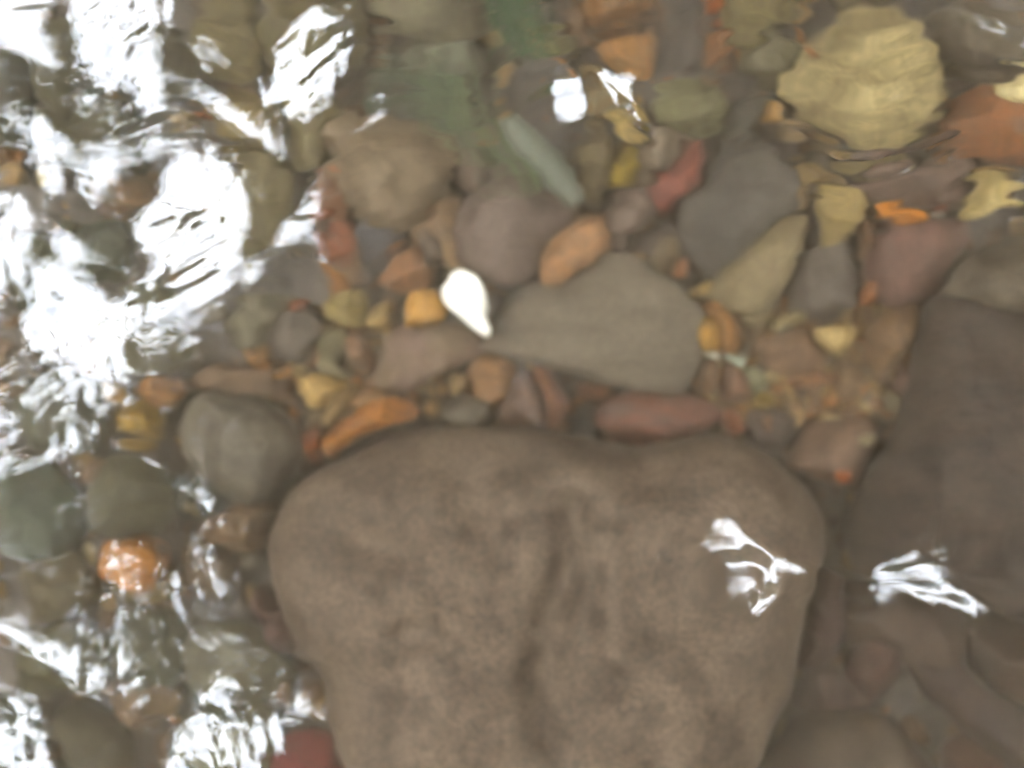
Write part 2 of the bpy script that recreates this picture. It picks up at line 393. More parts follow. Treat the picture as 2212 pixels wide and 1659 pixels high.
 ('stone', 'stone', '7c7256', [(500, 430), (540, 370), (620, 365), (640, 440), (625, 540), (570, 590), (520, 540)],
  'khaki stone between the great white reflection and the knobbly stone', dict(H=.032)),
 ('pebble', 'pebble', 'b38a4f', [(380, 285), (405, 265), (435, 270), (430, 300), (395, 305)],
  'ochre pebble at the upper rim of the great white reflection', dict(H=.022, zb=.01)),
 ('pebble', 'pebble', 'a06540', [(428, 268), (450, 255), (472, 265), (468, 288), (440, 292)],
  'rust brown pebble right beside the ochre pebble at the great reflection', dict(H=.022, zb=.01)),
 ('stone', 'stone', '6c6048', [(70, 90), (110, 20), (180, 30), (210, 120), (200, 250), (150, 320), (90, 260)],
  'olive brown stone showing between the upper left white streaks', dict(H=.04)),
 ('stone', 'stone', '6e6250', [(330, 140), (345, 75), (390, 55), (430, 90), (435, 170), (400, 220), (350, 215)],
  'brown oval stone framed by white reflections near the top left', dict(H=.036)),
 ('stone', 'stone', '5f5746', [(-40, 160), (0, 100), (60, 140), (70, 220), (40, 300), (-30, 300)],
  'dark brown stone at the left edge near the top', dict(H=.036)),
 ('stone', 'stone', '6b5a46', [(205, 395), (240, 360), (310, 350), (350, 385), (330, 430), (260, 455), (215, 440)],
  'dark brown stone in the small window of the great white reflection', dict(H=.03, second='7e5a3a')),
 ('stone', 'stone', '55574a', [(150, 560), (180, 500), (250, 485), (290, 540), (260, 610), (190, 620)],
  'dark green grey stone in the hole left of the great white reflection', dict(H=.026)),
 ('stone', 'stone', '665a46', [(130, 330), (170, 240), (250, 215), (320, 280), (300, 345), (210, 370)],
  'brown stone below the top left white streaks', dict(H=.034)),
 ('stone', 'stone', '7a6c52', [(220, 700), (300, 640), (400, 660), (430, 740), (360, 790), (260, 780)],
  'tan brown stone under the lower rim of the great white reflection', dict(H=.03)),
 ('stone', 'stone', '64604d', [(20, 560), (70, 490), (150, 500), (150, 600), (120, 680), (40, 670)],
  'murky olive stone at the left edge below the white streaks', dict(H=.03)),
 # --- middle left
 ('stone', 'stone', '787260', [(500, 700), (520, 640), (580, 610), (640, 600), (640, 640), (590, 690), (560, 730)],
  'olive grey stone right of the great white reflection tail', dict(H=.024)),
 ('stone', 'stone', '71675f', [(575, 700), (600, 650), (650, 630), (690, 650), (690, 720), (650, 750), (600, 735)],
  'blue grey angular stone left of the olive ochre pebble', dict(H=.024, n=3.2)),
 ('pebble', 'pebble', '9a5a41', [(625, 650), (640, 625), (665, 610), (672, 625), (650, 650)],
  'reddish chip on top of the blue grey angular stone', dict(H=.012, zb=.022)),
 ('pebble', 'pebble', 'bf9160', [(533, 732), (552, 735), (577, 728), (575, 755), (558, 778), (545, 765)],
  'small heart shaped tan pebble below the blue grey angular stone', dict(H=.014, zb=.012)),
 ('stone', 'stone', '7c644f', [(430, 800), (470, 760), (540, 780), (600, 790), (640, 815), (610, 845), (530, 845), (450, 840)],
  'flat brown stone above the round grey stone on the left', dict(H=.018)),
 ('pebble', 'pebble', 'ae7d46', [(590, 805), (610, 788), (638, 782), (636, 800), (610, 812)],
  'small orange sliver right end of the flat brown stone', dict(H=.01, zb=.014)),
 ('pebble', 'pebble', '98775f', [(745, 740), (760, 718), (785, 725), (800, 765), (790, 790), (765, 775)],
  'pinkish grainy pebble left of the purple brown flat stone', dict(H=.018, zb=.006)),
 ('pebble', 'pebble', '7f775a', [(690, 700), (720, 690), (750, 705), (745, 760), (715, 780), (692, 750)],
  'dull olive pebble below the olive ochre pebble', dict(H=.014)),
 ('pebble', 'pebble', 'a79d80', [(692, 765), (712, 758), (745, 785), (760, 805), (735, 808), (705, 795)],
  'pale grey green chip below the dull olive pebble', dict(H=.014, zb=.008)),
 ('pebble', 'pebble', 'cfac70', [(650, 832), (662, 803), (700, 803), (742, 825), (748, 845), (715, 868), (678, 872)],
  'cream yellow pebble above the upper left shoulder of the huge boulder', dict(H=.022, zb=.012)),
 ('pebble', 'pebble', 'a2875f', [(705, 905), (722, 860), (748, 825), (772, 828), (768, 868), (742, 905), (720, 922)],
  'narrow tan pebble right of the cream yellow pebble', dict(H=.022, zb=.008)),
 ('pebble', 'pebble', '857458', [(670, 900), (690, 872), (720, 870), (715, 915), (690, 935)],
  'olive pebble under the cream yellow pebble', dict(H=.016)),
 ('stone', 'stone', 'b87c3f', [(695, 975), (720, 935), (770, 890), (820, 862), (880, 860), (907, 880), (890, 908), (830, 925), (770, 950), (725, 985), (702, 990)],
  'long glowing orange stone on the upper left shoulder of the huge boulder', dict(H=.03, zb=.016, second='8e5f3c', mottle=.3, streak=.6, ang=.6)),
 ('stone', 'stone', '8b5233', [(662, 935), (690, 920), (712, 945), (702, 1000), (680, 995)],
  'rust red stone squeezed left of the long orange stone', dict(H=.026, zb=.006)),
 ('stone', 'stone', '9b7650', [(755, 880), (780, 840), (830, 830), (870, 850), (850, 875), (800, 895)],
  'brown tan stone directly above the long orange stone', dict(H=.024, zb=.006)),
 ('stone', 'stone', '736b5f', [(395, 945), (415, 885), (460, 848), (520, 845), (575, 858), (620, 900), (652, 955), (640, 1020), (600, 1075), (555, 1085), (490, 1050), (430, 1005)],
  'round grey stone left of the huge boulder', dict(H=.05, n=2.3, second='4e463f', cuts=1)),
 ('stone', 'stone', '80674f', [(450, 1160), (480, 1110), (530, 1080), (590, 1090), (608, 1130), (580, 1180), (530, 1200), (480, 1195)],
  'brown stone between the round grey stone and the huge boulder left flank', dict(H=.034, zb=.004)),
 ('pebble', 'pebble', 'a77a4e', [(305, 845), (312, 800), (350, 785), (395, 800), (404, 845), (375, 885), (325, 872)],
  'tan orange stone below the tip of the great white reflection', dict(H=.03)),
 ('pebble', 'pebble', 'a5853f', [(250, 910), (272, 880), (325, 872), (355, 900), (345, 945), (315, 963), (270, 945)],
  'mustard stone just under the tan orange stone on the left', dict(H=.03)),
 ('stone', 'stone', '716751', [(195, 1075), (215, 1010), (270, 970), (335, 985), (385, 1020), (385, 1085), (340, 1140), (260, 1150), (210, 1130)],
  'large olive brown stone below the mustard stone', dict(H=.04)),
 ('stone', 'stone', '5c5650', [(375, 1040), (405, 1000), (440, 1010), (465, 1060), (450, 1110), (400, 1130), (380, 1090)],
  'dark blue grey stone left of the round grey stone foot', dict(H=.024)),
 ('pebble', 'pebble', '8f7657', [(395, 1095), (415, 1070), (440, 1085), (440, 1120), (415, 1130)],
  'small tan pebble in front of the dark blue grey stone', dict(H=.02, zb=.012)),
 ('pebble', 'pebble', 'b87e3f', [(205, 1195), (218, 1168), (262, 1163), (325, 1172), (357, 1205), (352, 1235), (332, 1272), (292, 1278), (265, 1245), (228, 1240)],
  'orange textured pebble alone in the lower left', dict(H=.034, zb=.012, mottle=.3)),
 ('stone', 'stone', '7a6a48', [(245, 1270), (270, 1240), (330, 1255), (390, 1235), (400, 1290), (340, 1315), (270, 1305)],
  'ochre brown stone right under the orange textured pebble', dict(H=.026)),
 ('stone', 'stone', '565c4f', [(-30, 1040), (20, 1000), (110, 1010), (170, 1070), (180, 1150), (110, 1190), (10, 1180)],
  'dark green grey stone at the left edge', dict(H=.022)),
 ('stone', 'stone', '665f51', [(40, 870), (90, 810), (180, 815), (235, 870), (210, 950), (120, 980), (60, 940)],
  'grey brown stone below the lower left white reflection', dict(H=.03)),
 ('stone', 'stone', '665d49', [(40, 1240), (100, 1190), (180, 1200), (215, 1270), (180, 1330), (90, 1340)],
  'olive stone left of the orange textured pebble', dict(H=.03)),
 ('stone', 'stone', '715f4d', [(395, 1200), (430, 1165), (500, 1200), (530, 1250), (500, 1300), (430, 1290)],
  'dim brown stone left of the dark gap by the huge boulder', dict(H=.024)),
 ('stone', 'stone', '5d3f38', [(555, 1300), (580, 1275), (625, 1290), (655, 1360), (640, 1400), (595, 1370)],
  'dark maroon stone in the shade of the huge boulder left flank', dict(H=.026)),
 # --- lower left
 ('stone', 'stone', 'ae8468', [(238, 1505), (265, 1478), (325, 1458), (375, 1470), (392, 1500), (345, 1545), (305, 1572), (258, 1540)],
  'peach pink stone in the lower left', dict(H=.03, zb=.006)),
 ('stone', 'stone', '87423f', [(600, 1640), (640, 1605), (700, 1592), (750, 1615), (775, 1700), (740, 1760), (640, 1750), (590, 1700)],
  'crimson maroon stone at the bottom edge beside the huge boulder', dict(H=.034)),
 ('stone', 'stone', '6f6a58', [(400, 1400), (450, 1350), (540, 1350), (620, 1400), (650, 1480), (580, 1520), (460, 1490)],
  'grey olive stone left of the lower flank of the huge boulder', dict(H=.034)),
 ('stone', 'stone', '75684f', [(30, 1420), (80, 1360), (180, 1350), (240, 1400), (220, 1480), (120, 1510), (50, 1490)],
  'olive tan stone near the lower left edge', dict(H=.034)),
 ('stone', 'stone', '6b5d4b', [(100, 1590), (140, 1530), (230, 1540), (280, 1600), (260, 1690), (150, 1700)],
  'brown stone at the bottom edge in the lower left corner', dict(H=.034)),
 ('stone', 'stone', '74705b', [(400, 1600), (450, 1530), (560, 1520), (620, 1570), (590, 1680), (450, 1700)],
  'olive stone under the bottom edge white reflection', dict(H=.034)),
 ('stone', 'stone', '6f6c64', [(-40, 1540), (0, 1500), (70, 1540), (100, 1630), (60, 1720), (-40, 1700)],
  'grey stone in the very bottom left corner', dict(H=.036)),
 ('stone', 'stone', '6c6453', [(250, 1420), (290, 1340), (380, 1330), (420, 1380), (390, 1450), (310, 1460)],
  'grey brown stone above the peach pink stone', dict(H=.03)),
 # --- between slab and boulder
 ('pebble', 'pebble', 'a28863', [(970, 822), (985, 800), (1008, 808), (1012, 840), (985, 850)],
  'pale tan pebble at the left end of the brown flaky pebbles', dict(H=.016, zb=.012)),
 ('pebble', 'pebble', '98724f', [(1000, 835), (1020, 790), (1045, 765), (1085, 765), (1112, 790), (1105, 835), (1080, 870), (1045, 868)],
  'brown flaky pebble under the left corner of the slate slab', dict(H=.02, zb=.006, streak=.7, ang=1.2)),
 ('stone', 'stone', '775d4e', [(1078, 920), (1095, 860), (1118, 810), (1140, 795), (1172, 830), (1185, 900), (1150, 935)],
  'brown triangular stone between the slate slab and the huge boulder', dict(H=.026, zb=.004)),
 ('pebble', 'pebble', '926449', [(1153, 795), (1168, 785), (1190, 800), (1222, 840), (1229, 880), (1208, 912), (1188, 916), (1180, 865)],
  'reddish brown crescent pebble right of the brown triangular stone', dict(H=.026, zb=.01)),
 ('stone', 'stone', '6c6355', [(950, 895), (975, 860), (1040, 855), (1075, 880), (1060, 920), (980, 925)],
  'grey stone on the upper rim of the huge boulder', dict(H=.024)),
 ('pebble', 'pebble', '94754f', [(915, 875), (930, 855), (955, 862), (952, 890), (930, 900)],
  'small brown pebble left of the grey stone at the boulder rim', dict(H=.016, zb=.01)),
 ('stone', 'stone', '80513f', [(1297, 900), (1310, 868), (1370, 848), (1450, 850), (1510, 858), (1560, 895), (1552, 928), (1470, 948), (1385, 962), (1315, 940)],
  'red brown long stone between the slate slab and the huge boulder', dict(H=.034, zb=.004, second='6b564e', streak=.6, ang=.2)),
 ('pebble', 'pebble', '80563c', [(1245, 828), (1290, 828), (1340, 842), (1330, 862), (1285, 865), (1255, 850)],
  'brown sliver under the lower edge of the slate slab', dict(H=.018)),
 ('stone', 'stone', '4b4a46', [(1225, 910), (1240, 870), (1285, 860), (1305, 900), (1300, 945), (1250, 940)],
  'nearly black stone painting the shade of the gap left of the red brown long stone', dict(H=.012)),  # dark filler colour stands in for the shade of the gap
 ('pebble', 'pebble', '9a6043', [(1558, 895), (1572, 880), (1592, 895), (1607, 930), (1590, 944), (1570, 930)],
  'orange brown pebble at the right tip of the red brown long stone', dict(H=.02, zb=.006)),
 ('pebble', 'pebble', '8d6547', [(1638, 900), (1652, 882), (1668, 895), (1662, 930), (1646, 946)],
  'slim brown pebble above the huge boulder right shoulder', dict(H=.018, zb=.004)),
 # --- gravel pocket on the right
 ('pebble', 'pebble', 'a97a48', [(1510, 690), (1525, 650), (1550, 645), (1575, 680), (1600, 725), (1610, 748), (1575, 755), (1540, 735)],
  'orange brown pebble leaning on the right end of the slate slab', dict(H=.026, zb=.004)),
 ('pebble', 'pebble', 'c0944f', [(1500, 705), (1515, 692), (1540, 705), (1556, 735), (1540, 755), (1512, 745)],
  'golden pebble in front of the orange brown pebble by the slab', dict(H=.022, zb=.014)),
 ('pebble', 'pebble', 'eee6d6', [(1518, 750), (1535, 742), (1552, 758), (1550, 775), (1530, 772)],
  'tiny white pebble below the golden pebble by the slab', dict(H=.014, zb=.014, mottle=.05)),
 ('pebble', 'pebble', 'adb5a5', [(1562, 762), (1590, 756), (1614, 755), (1608, 785), (1600, 797), (1582, 780)],
  'pale blue grey chip right of the tiny white pebble', dict(H=.014, zb=.014, mottle=.1)),
 ('pebble', 'pebble', '86684d', [(1503, 845), (1512, 800), (1525, 778), (1550, 785), (1552, 840), (1530, 848)],
  'brown wedge pebble at the lower right corner of the slate slab', dict(H=.022, zb=.006)),
 ('pebble', 'pebble', '85624d', [(1556, 800), (1570, 782), (1600, 795), (1622, 830), (1612, 862), (1575, 865), (1558, 840)],
  'dull brown pebble right of the brown wedge pebble', dict(H=.022, zb=.004)),
 ('pebble', 'pebble', '8f8c70', [(1600, 805), (1615, 790), (1645, 795), (1662, 828), (1635, 845), (1612, 835)],
  'grey green pebble in the gravel pocket', dict(H=.02, zb=.008)),
 ('pebble', 'pebble', 'a98d4f', [(1625, 860), (1640, 845), (1668, 848), (1672, 868), (1650, 878), (1632, 874)],
  'olive yellow pebble under the grey green pebble', dict(H=.018, zb=.006)),
 ('pebble', 'pebble', 'c7ac78', [(1758, 705), (1800, 698), (1853, 696), (1842, 730), (1810, 762), (1778, 748)],
  'cream triangular pebble in the gravel pocket', dict(H=.02, zb=.016, mottle=.12)),
 ('stone', 'stone', '866850', [(1645, 760), (1665, 720), (1720, 700), (1765, 705), (1782, 760), (1760, 810), (1700, 815), (1655, 800)],
  'flat brown stone left of the cream triangular pebble', dict(H=.02, zb=.002)),
 ('pebble', 'pebble', '9d6d48', [(1695, 825), (1740, 805), (1795, 802), (1815, 815), (1790, 832), (1730, 838)],
  'orange brown sliver below the cream triangular pebble', dict(H=.016, zb=.01)),
 ('stone', 'stone', '8c6c4c', [(1868, 730), (1885, 690), (1925, 670), (1972, 668), (1965, 720), (1940, 770), (1912, 808), (1882, 798)],
  'tall tan brown stone against the left flank of the dark boulder', dict(H=.034)),
 ('pebble', 'pebble', '7b5c51', [(1925, 830), (1945, 785), (1968, 768), (1976, 805), (1962, 850), (1938, 858)],
  'purplish pebble under the tall tan brown stone', dict(H=.024)),
 ('stone', 'stone', '83694f', [(1785, 800), (1815, 760), (1865, 770), (1880, 820), (1860, 865), (1805, 860)],
  'brown stone below the cream triangular pebble, left of the tall tan stone', dict(H=.018)),
 ('pebble', 'pebble', '928263', [(1588, 685), (1620, 668), (1660, 662), (1672, 690), (1640, 712), (1608, 710)],
  'khaki pebble under the lower end of the long beige stone', dict(H=.018, zb=.004)),
 ('pebble', 'pebble', 'a2916a', [(1652, 705), (1690, 682), (1735, 674), (1738, 690), (1700, 702), (1668, 715)],
  'thin pale khaki sliver below the dark grey squarish stone', dict(H=.014, zb=.012)),
 ('pebble', 'pebble', 'a98467', [(1870, 872), (1885, 850), (1905, 858), (1905, 885), (1885, 892)],
  'small pink tan pebble at the bottom of the gravel pocket', dict(H=.014, zb=.006)),
 ('pebble', 'pebble', '8b8067', [(1900, 862), (1915, 842), (1942, 850), (1940, 880), (1918, 890)],
  'small grey olive pebble beside the pink tan pebble', dict(H=.014, zb=.006)),
 ('pebble', 'pebble', 'b28b6e', [(1745, 880), (1765, 872), (1785, 882), (1770, 892)],
  'tiny pinkish chip above the red brown corner stone', dict(H=.01, zb=.008)),
 ('stone', 'stone', '7b6150', [(1688, 1005), (1715, 965), (1745, 915), (1800, 905), (1860, 905), (1900, 930), (1880, 985), (1850, 1045), (1790, 1040), (1730, 1015)],
  'reddish brown angular stone wedged between the two boulders', dict(H=.036, n=3)),
 ('pebble', 'pebble', 'a9602f', [(1800, 1020), (1815, 1005), (1835, 1012), (1835, 1032), (1812, 1038)],
  'small burnt orange pebble on the reddish brown angular stone', dict(H=.012, zb=.03)),
 ('pebble', 'pebble', 'a19476', [(1855, 945), (1868, 935), (1890, 938), (1880, 958), (1862, 962)],
  'small pale khaki chip left of the dark boulder', dict(H=.012, zb=.03)),
 ('stone', 'stone', '5a4c44', [(1600, 890), (1650, 875), (1720, 900), (1715, 960), (1660, 980), (1610, 940)],
  'dark brown stone behind the huge boulder right shoulder', dict(H=.02)),
 # --- lower right
 ('stone', 'stone', '64473e', [(1722, 1330), (1745, 1262), (1790, 1258), (1815, 1320), (1800, 1400), (1760, 1450), (1718, 1440)],
  'dark maroon brown stone against the huge boulder right flank', dict(H=.034)),
 ('stone', 'stone', '6e5c4e', [(1800, 1330), (1870, 1285), (1980, 1310), (2070, 1345), (2110, 1420), (2060, 1480), (1960, 1440), (1860, 1420)],
  'murky brown stone below the dark boulder', dict(H=.034)),
 ('stone', 'stone', '83584a', [(1830, 1440), (1860, 1385), (1905, 1368), (1940, 1400), (1932, 1460), (1890, 1500), (1845, 1490)],
  'dull reddish stone below the murky brown stone', dict(H=.03, zb=.004)),
 ('stone', 'stone', '564a45', [(1950, 1410), (1990, 1375), (2060, 1430), (2150, 1500), (2240, 1570), (2240, 1680), (2150, 1640), (2060, 1560), (1980, 1480)],
  'dark grey plum slab slanting down to the bottom right corner', dict(H=.03, zb=.006, n=3)),
 ('stone', 'stone', '6c5b4f', [(2070, 1400), (2110, 1360), (2240, 1380), (2300, 1470), (2240, 1540), (2150, 1490)],
  'brown stone at the right edge above the plum slab', dict(H=.04)),
 ('stone', 'stone', '6b624e', [(1620, 1690), (1670, 1610), (1730, 1550), (1800, 1525), (1900, 1545), (1960, 1600), (2010, 1690), (1900, 1770), (1720, 1770)],
  'olive grey stone at the bottom edge right of the huge boulder', dict(H=.04)),
 ('stone', 'stone', '7f5444', [(2035, 1640), (2060, 1595), (2110, 1592), (2165, 1640), (2160, 1720), (2060, 1730)],
  'reddish stone at the bottom edge near the right corner', dict(H=.034)),
 ('pebble', 'pebble', '94764f', [(1950, 1575), (1965, 1550), (1990, 1560), (2005, 1595), (1980, 1600)],
  'small tan pebble left of the reddish bottom edge stone', dict(H=.018, zb=.02)),
 ('stone', 'stone', '665044', [(1720, 1500), (1750, 1440), (1830, 1450), (1880, 1510), (1820, 1535), (1750, 1545)],
  'dark brown stone at the lower right foot of the huge boulder', dict(H=.022)),
]
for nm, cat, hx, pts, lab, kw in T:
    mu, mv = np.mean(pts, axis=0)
    if mu < 440 and lab.find('orange') < 0: hx = mixhex(hx, '3f4a3c', .35)          # left stones' colour darkened and greened in place of shade and green reflections
    if mu > 1700 and mv > 1180: hx = mixhex(hx, '3a2a20', .62)                        # lower right stones mixed towards dark brown
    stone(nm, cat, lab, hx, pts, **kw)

# ------------------------------------------------------------------ algae and twig
def simple_mat(name, c, rough=.7, trans=0.0, var=.35, scale=60.):
    t = NT(name)
    out = t.n('ShaderNodeOutputMaterial'); b = t.n('ShaderNodeBsdfPrincipled', Roughness=rough)
    b.inputs['Specular IOR Level'].default_value = .2
    tc = t.n('ShaderNodeTexCoord'); n1 = t.n('ShaderNodeTexNoise', Scale=scale, Detail=4.0)
    t.l(tc.outputs['Object'], n1.inputs['Vector'])
    mx = t.n('ShaderNodeMix', _data_type='RGBA')
    mx.inputs['A'].default_value = (*[x * (1 - var) for x in c], 1); mx.inputs['B'].default_value = (*[x * (1 + var) for x in c], 1)
    t.l(n1.outputs['Fac'], mx.inputs['Factor']); t.l(mx.outputs['Result'], b.inputs['Base Color'])
    if trans:
        tr = t.n('ShaderNodeBsdfTranslucent'); t.l(mx.outputs['Result'], tr.inputs['Color'])
        ms = t.n('ShaderNodeMixShader'); ms.inputs[0].default_value = trans
        t.l(b.outputs[0], ms.inputs[1]); t.l(tr.outputs[0], ms.inputs[2]); t.l(ms.outputs[0], out.inputs['Surface'])
    else:
        t.l(b.outputs[0], out.inputs['Surface'])
    return t.m


def strand_clump(name, path, width, z0, z1, count, mat, blade=.0022):
    "many thin waving blades laid along a path (map units)"
    P = np.array(path, float); V = []; F = []
    L = np.concatenate([[0], np.cumsum(np.hypot(*np.diff(P, axis=0).T))])
    def at(d):
        d = min(max(d, 0), L[-1] * .9999); i = np.searchsorted(L, d, 'right') - 1
        t = (d - L[i]) / (L[i + 1] - L[i]); p = P[i] + (P[i + 1] - P[i]) * t
        q = (P[i + 1] - P[i]) / (L[i + 1] - L[i]); return p, np.array([-q[1], q[0]])
    for c in range(count):
        s0 = random.uniform(-.1, .8) * L[-1]; ln = random.uniform(.2, .5) * L[-1]
        off = random.gauss(0, .45) * width; ph = random.uniform(0, 6); zz = random.uniform(z0, z1)
        w = blade * random.uniform(.5, 1.3); n = 9; base = len(V)
        for k in range(n):
            t = k / (n - 1); p, nn = at(s0 + ln * t)
            q = p + nn * (off * (1 - .25 * t) + math.sin(ph + t * 4) * width * .18)
            x, y = bed(q[0], q[1], zz); zc = zz + .004 * math.sin(ph * 2 + 3 * t)
            ww = w * math.sin(math.pi * (.12 + .83 * t)) / 2
            V.append((x + nn[0] * ww, y - nn[1] * ww, zc - ww * .4)); V.append((x, y, zc + ww * .35)); V.append((x - nn[0] * ww, y + nn[1] * ww, zc - ww * .4))
            if k:
                a = base + 3 * (k - 1)
                F += [(a, a + 1, a + 4, a + 3), (a + 1, a + 2, a + 5, a + 4)]
    V = np.array(V); base = np.array([V[:, 0].mean(), V[:, 1].mean(), V[:, 2].min()])
    o = mesh_np(name, V - base, F, 4, mat); o.location = base
    return o


g1 = simple_mat('green_haze_surface', (.03, .062, .022), trans=.3)
g2 = simple_mat('yellow_green_algae_surface', (.085, .10, .045), trans=.3)
g3 = simple_mat('dark_green_algae_surface', (.045, .06, .032), trans=.3)
tag(strand_clump('green_haze_blades', [(1085, -60), (1095, 0), (1120, 60), (1125, 110), (1115, 170)], 75, .025, .05, 150, g1, .0010),  # blades added to imitate a dark green reflection on the water
    'deep green blades standing in for a hazy green reflection at the top edge', 'haze blades')
tag(strand_clump('algae', [(910, 170), (960, 205), (1010, 265), (1075, 310), (1130, 350), (1175, 400)], 80, .035, .05, 110, g2, .0008),
    'yellow green strand of algae draped right of the knobbly brown stone', 'algae')
tag(strand_clump('algae', [(800, 150), (870, 170), (930, 195), (985, 225)], 60, .035, .05, 80, g3, .0008),
    'dark green algae fringe on the mossy grey green stone', 'algae')


def twig(name, path, r0, r1, z, mat, label):
    V = []; F = []; K = 14; n = 26
    P = np.array(path, float)
    for k in range(n):
        t = k / (n - 1); f = t * (len(P) - 1); i = min(int(f), len(P) - 2); q = P[i] + (P[i + 1] - P[i]) * (f - i)
        d = P[i + 1] - P[i]; d = d / np.hypot(*d); nn = np.array([-d[1], d[0]])
        x, y = bed(q[0], q[1], z)
        r = (r0 + (r1 - r0) * t) * (1 + .14 * noise.noise(Vector((t * 7, 3, z)))) * (math.sin(math.pi * (.06 + .88 * t)) ** .35)
        for a in range(K):
            an = 2 * math.pi * a / K
            V.append((x + nn[0] * r * math.cos(an), y - nn[1] * r * math.cos(an), z + .75 * r * math.sin(an) + .006 * (1 - t)))
        if k:
            for a in range(K):
                b = (a + 1) % K; F.append(((k - 1) * K + a, (k - 1) * K + b, k * K + b, k * K + a))
    nv = len(V); Vt = np.array(V)
    V.append(tuple(Vt[:K].mean(0))); V.append(tuple(Vt[-K:].mean(0)))
    for a in range(K):
        b = (a + 1) % K
        F.append((b, a, nv, nv)); F.append(((n - 1) * K + a, (n - 1) * K + b, nv + 1, nv + 1))
    me = bpy.data.meshes.new(name)
    base = np.array([np.mean([v[0] for v in V]), np.mean([v[1] for v in V]), min(v[2] for v in V)])
    me.from_pydata([tuple(np.array(v) - base) for v in V], [], [f if f[2] != f[3] else f[:3] for f in F])
    me.materials.append(mat); me.polygons.foreach_set('use_smooth', [True] * len(me.polygons)); me.update()
    o = bpy.data.objects.new(name, me); col.objects.link(o); o.location = base
    return tag(o, label, 'twig')


twig('twig', [(1100, 235), (1140, 295), (1180, 350), (1220, 405), (1250, 445)], .0105, .0080, .044,
     simple_mat('algae_coated_twig_surface', (.052, .053, .033), var=.55, scale=120), 'pale grey green algae coated twig end lying over the purple grey block')

# ------------------------------------------------------------------ stream bed (terrain) and gravel
def spaced(lo, hi, core, step, grow=1.12, mx=1.5):
    a = list(np.arange(-core, core + step / 2, step)); s = step
    while a[-1] < hi: s = min(s * grow, mx); a.append(a[-1] + s)
    s = step
    while a[0] > lo: s = min(s * grow, mx); a.insert(0, a[0] - s)
    return np.array(a)


def grid_obj(name, X, Y, Z, mat):
    ny, nx = Z.shape
    gx, gy = np.meshgrid(X, Y)
    V = np.stack([gx, gy, Z], -1).reshape(-1, 3)
    idx = np.arange(ny * nx).reshape(ny, nx)
    F = np.stack([idx[:-1, :-1], idx[:-1, 1:], idx[1:, 1:], idx[1:, :-1]], -1).reshape(-1, 4)
    return mesh_np(name, V, F, 4, mat)


def waves(X, Y, comps):
    Z = np.zeros(np.broadcast(X, Y).shape)
    for kx, ky, ph, am in comps: Z = Z + am * np.sin(kx * X + ky * Y + ph)
    return Z


def comps(n, lmin, lmax, slope, ang0=0, spread=math.pi, seed=1):
    r = np.random.default_rng(seed); out = []
    for i in range(n):
        L = lmin * (lmax / lmin) ** r.random(); k = 2 * math.pi / L; a = ang0 + r.uniform(-spread, spread)
        out.append((k * math.cos(a), k * math.sin(a), r.uniform(0, 6.28), slope / k / math.sqrt(n) * 1.41))
    return out


BX = spaced(-40, 40, .5, .008, 1.15, 4.); BY = spaced(-40, 40, .45, .008, 1.15, 4.)
GX, GY = np.meshgrid(BX, BY)
bankf = np.clip((np.abs(GY + .25 * np.sin(GX * .7)) - 1.25) / 1.1, 0, 1); bankf = bankf * bankf * (3 - 2 * bankf)
BZ = waves(GX, GY, comps(24, .03, .3, .10, seed=3)) * np.clip(3 - np.abs(GX), 0, 1) - .004 + .62 * bankf + .02 * waves(GX, GY, comps(12, 1.5, 8, .8, seed=4)) * bankf


def bed_mat():
    t = NT('stream_bed_surface')
    out = t.n('ShaderNodeOutputMaterial'); b = t.n('ShaderNodeBsdfPrincipled', Roughness=.85)
    tc = t.n('ShaderNodeTexCoord')
    v = t.n('ShaderNodeTexVoronoi', Scale=90.0); n1 = t.n('ShaderNodeTexNoise', Scale=25.0, Detail=6.0)
    t.l(tc.outputs['Object'], v.inputs['Vector']); t.l(tc.outputs['Object'], n1.inputs['Vector'])
    r = t.n('ShaderNodeValToRGB'); e = r.color_ramp.elements
    e[0].color = (.018, .014, .010, 1); e[0].position = .3; e[1].color = (.065, .047, .03, 1); e[1].position = .75
    m = t.n('ShaderNodeMix', _data_type='FLOAT'); m.inputs['Factor'].default_value = .4
    t.l(n1.outputs['Fac'], m.inputs['A']); t.l(v.outputs['Distance'], m.inputs['B'])
    t.l(m.outputs['Result'], r.inputs[0]); t.l(r.outputs[0], b.inputs['Base Color'])
    bp = t.n('ShaderNodeBump', Strength=.8, Distance=.004); t.l(v.outputs['Distance'], bp.inputs['Height']); t.l(bp.outputs[0], b.inputs['Normal'])
    t.l(b.outputs[0], out.inputs['Surface'])
    return t.m


tag(grid_obj('stream_bed', BX, BY, BZ, bed_mat()), 'brown silty stream bed under the stones', 'stream bed', kind='structure')


def ico():
    import bmesh
    bm = bmesh.new(); bmesh.ops.create_icosphere(bm, subdivisions=2, radius=1)
    v = np.array([x.co[:] for x in bm.verts]); f = np.array([[q.index for q in x.verts] for x in bm.faces]); bm.free()
    return v, f


IV, IF = ico()
GM = [stone_mat('gravel_tan', 'a98a5e', .02), stone_mat('gravel_brown', '80644b', .02), stone_mat('gravel_orange', 'a5713f', .02),
      stone_mat('gravel_grey', '7d7467', .02), stone_mat('gravel_cream', 'cdb98c', .02), stone_mat('gravel_dark', '5d5048', .02)]
gv, gf, gm = [], [], []
cnt = 0


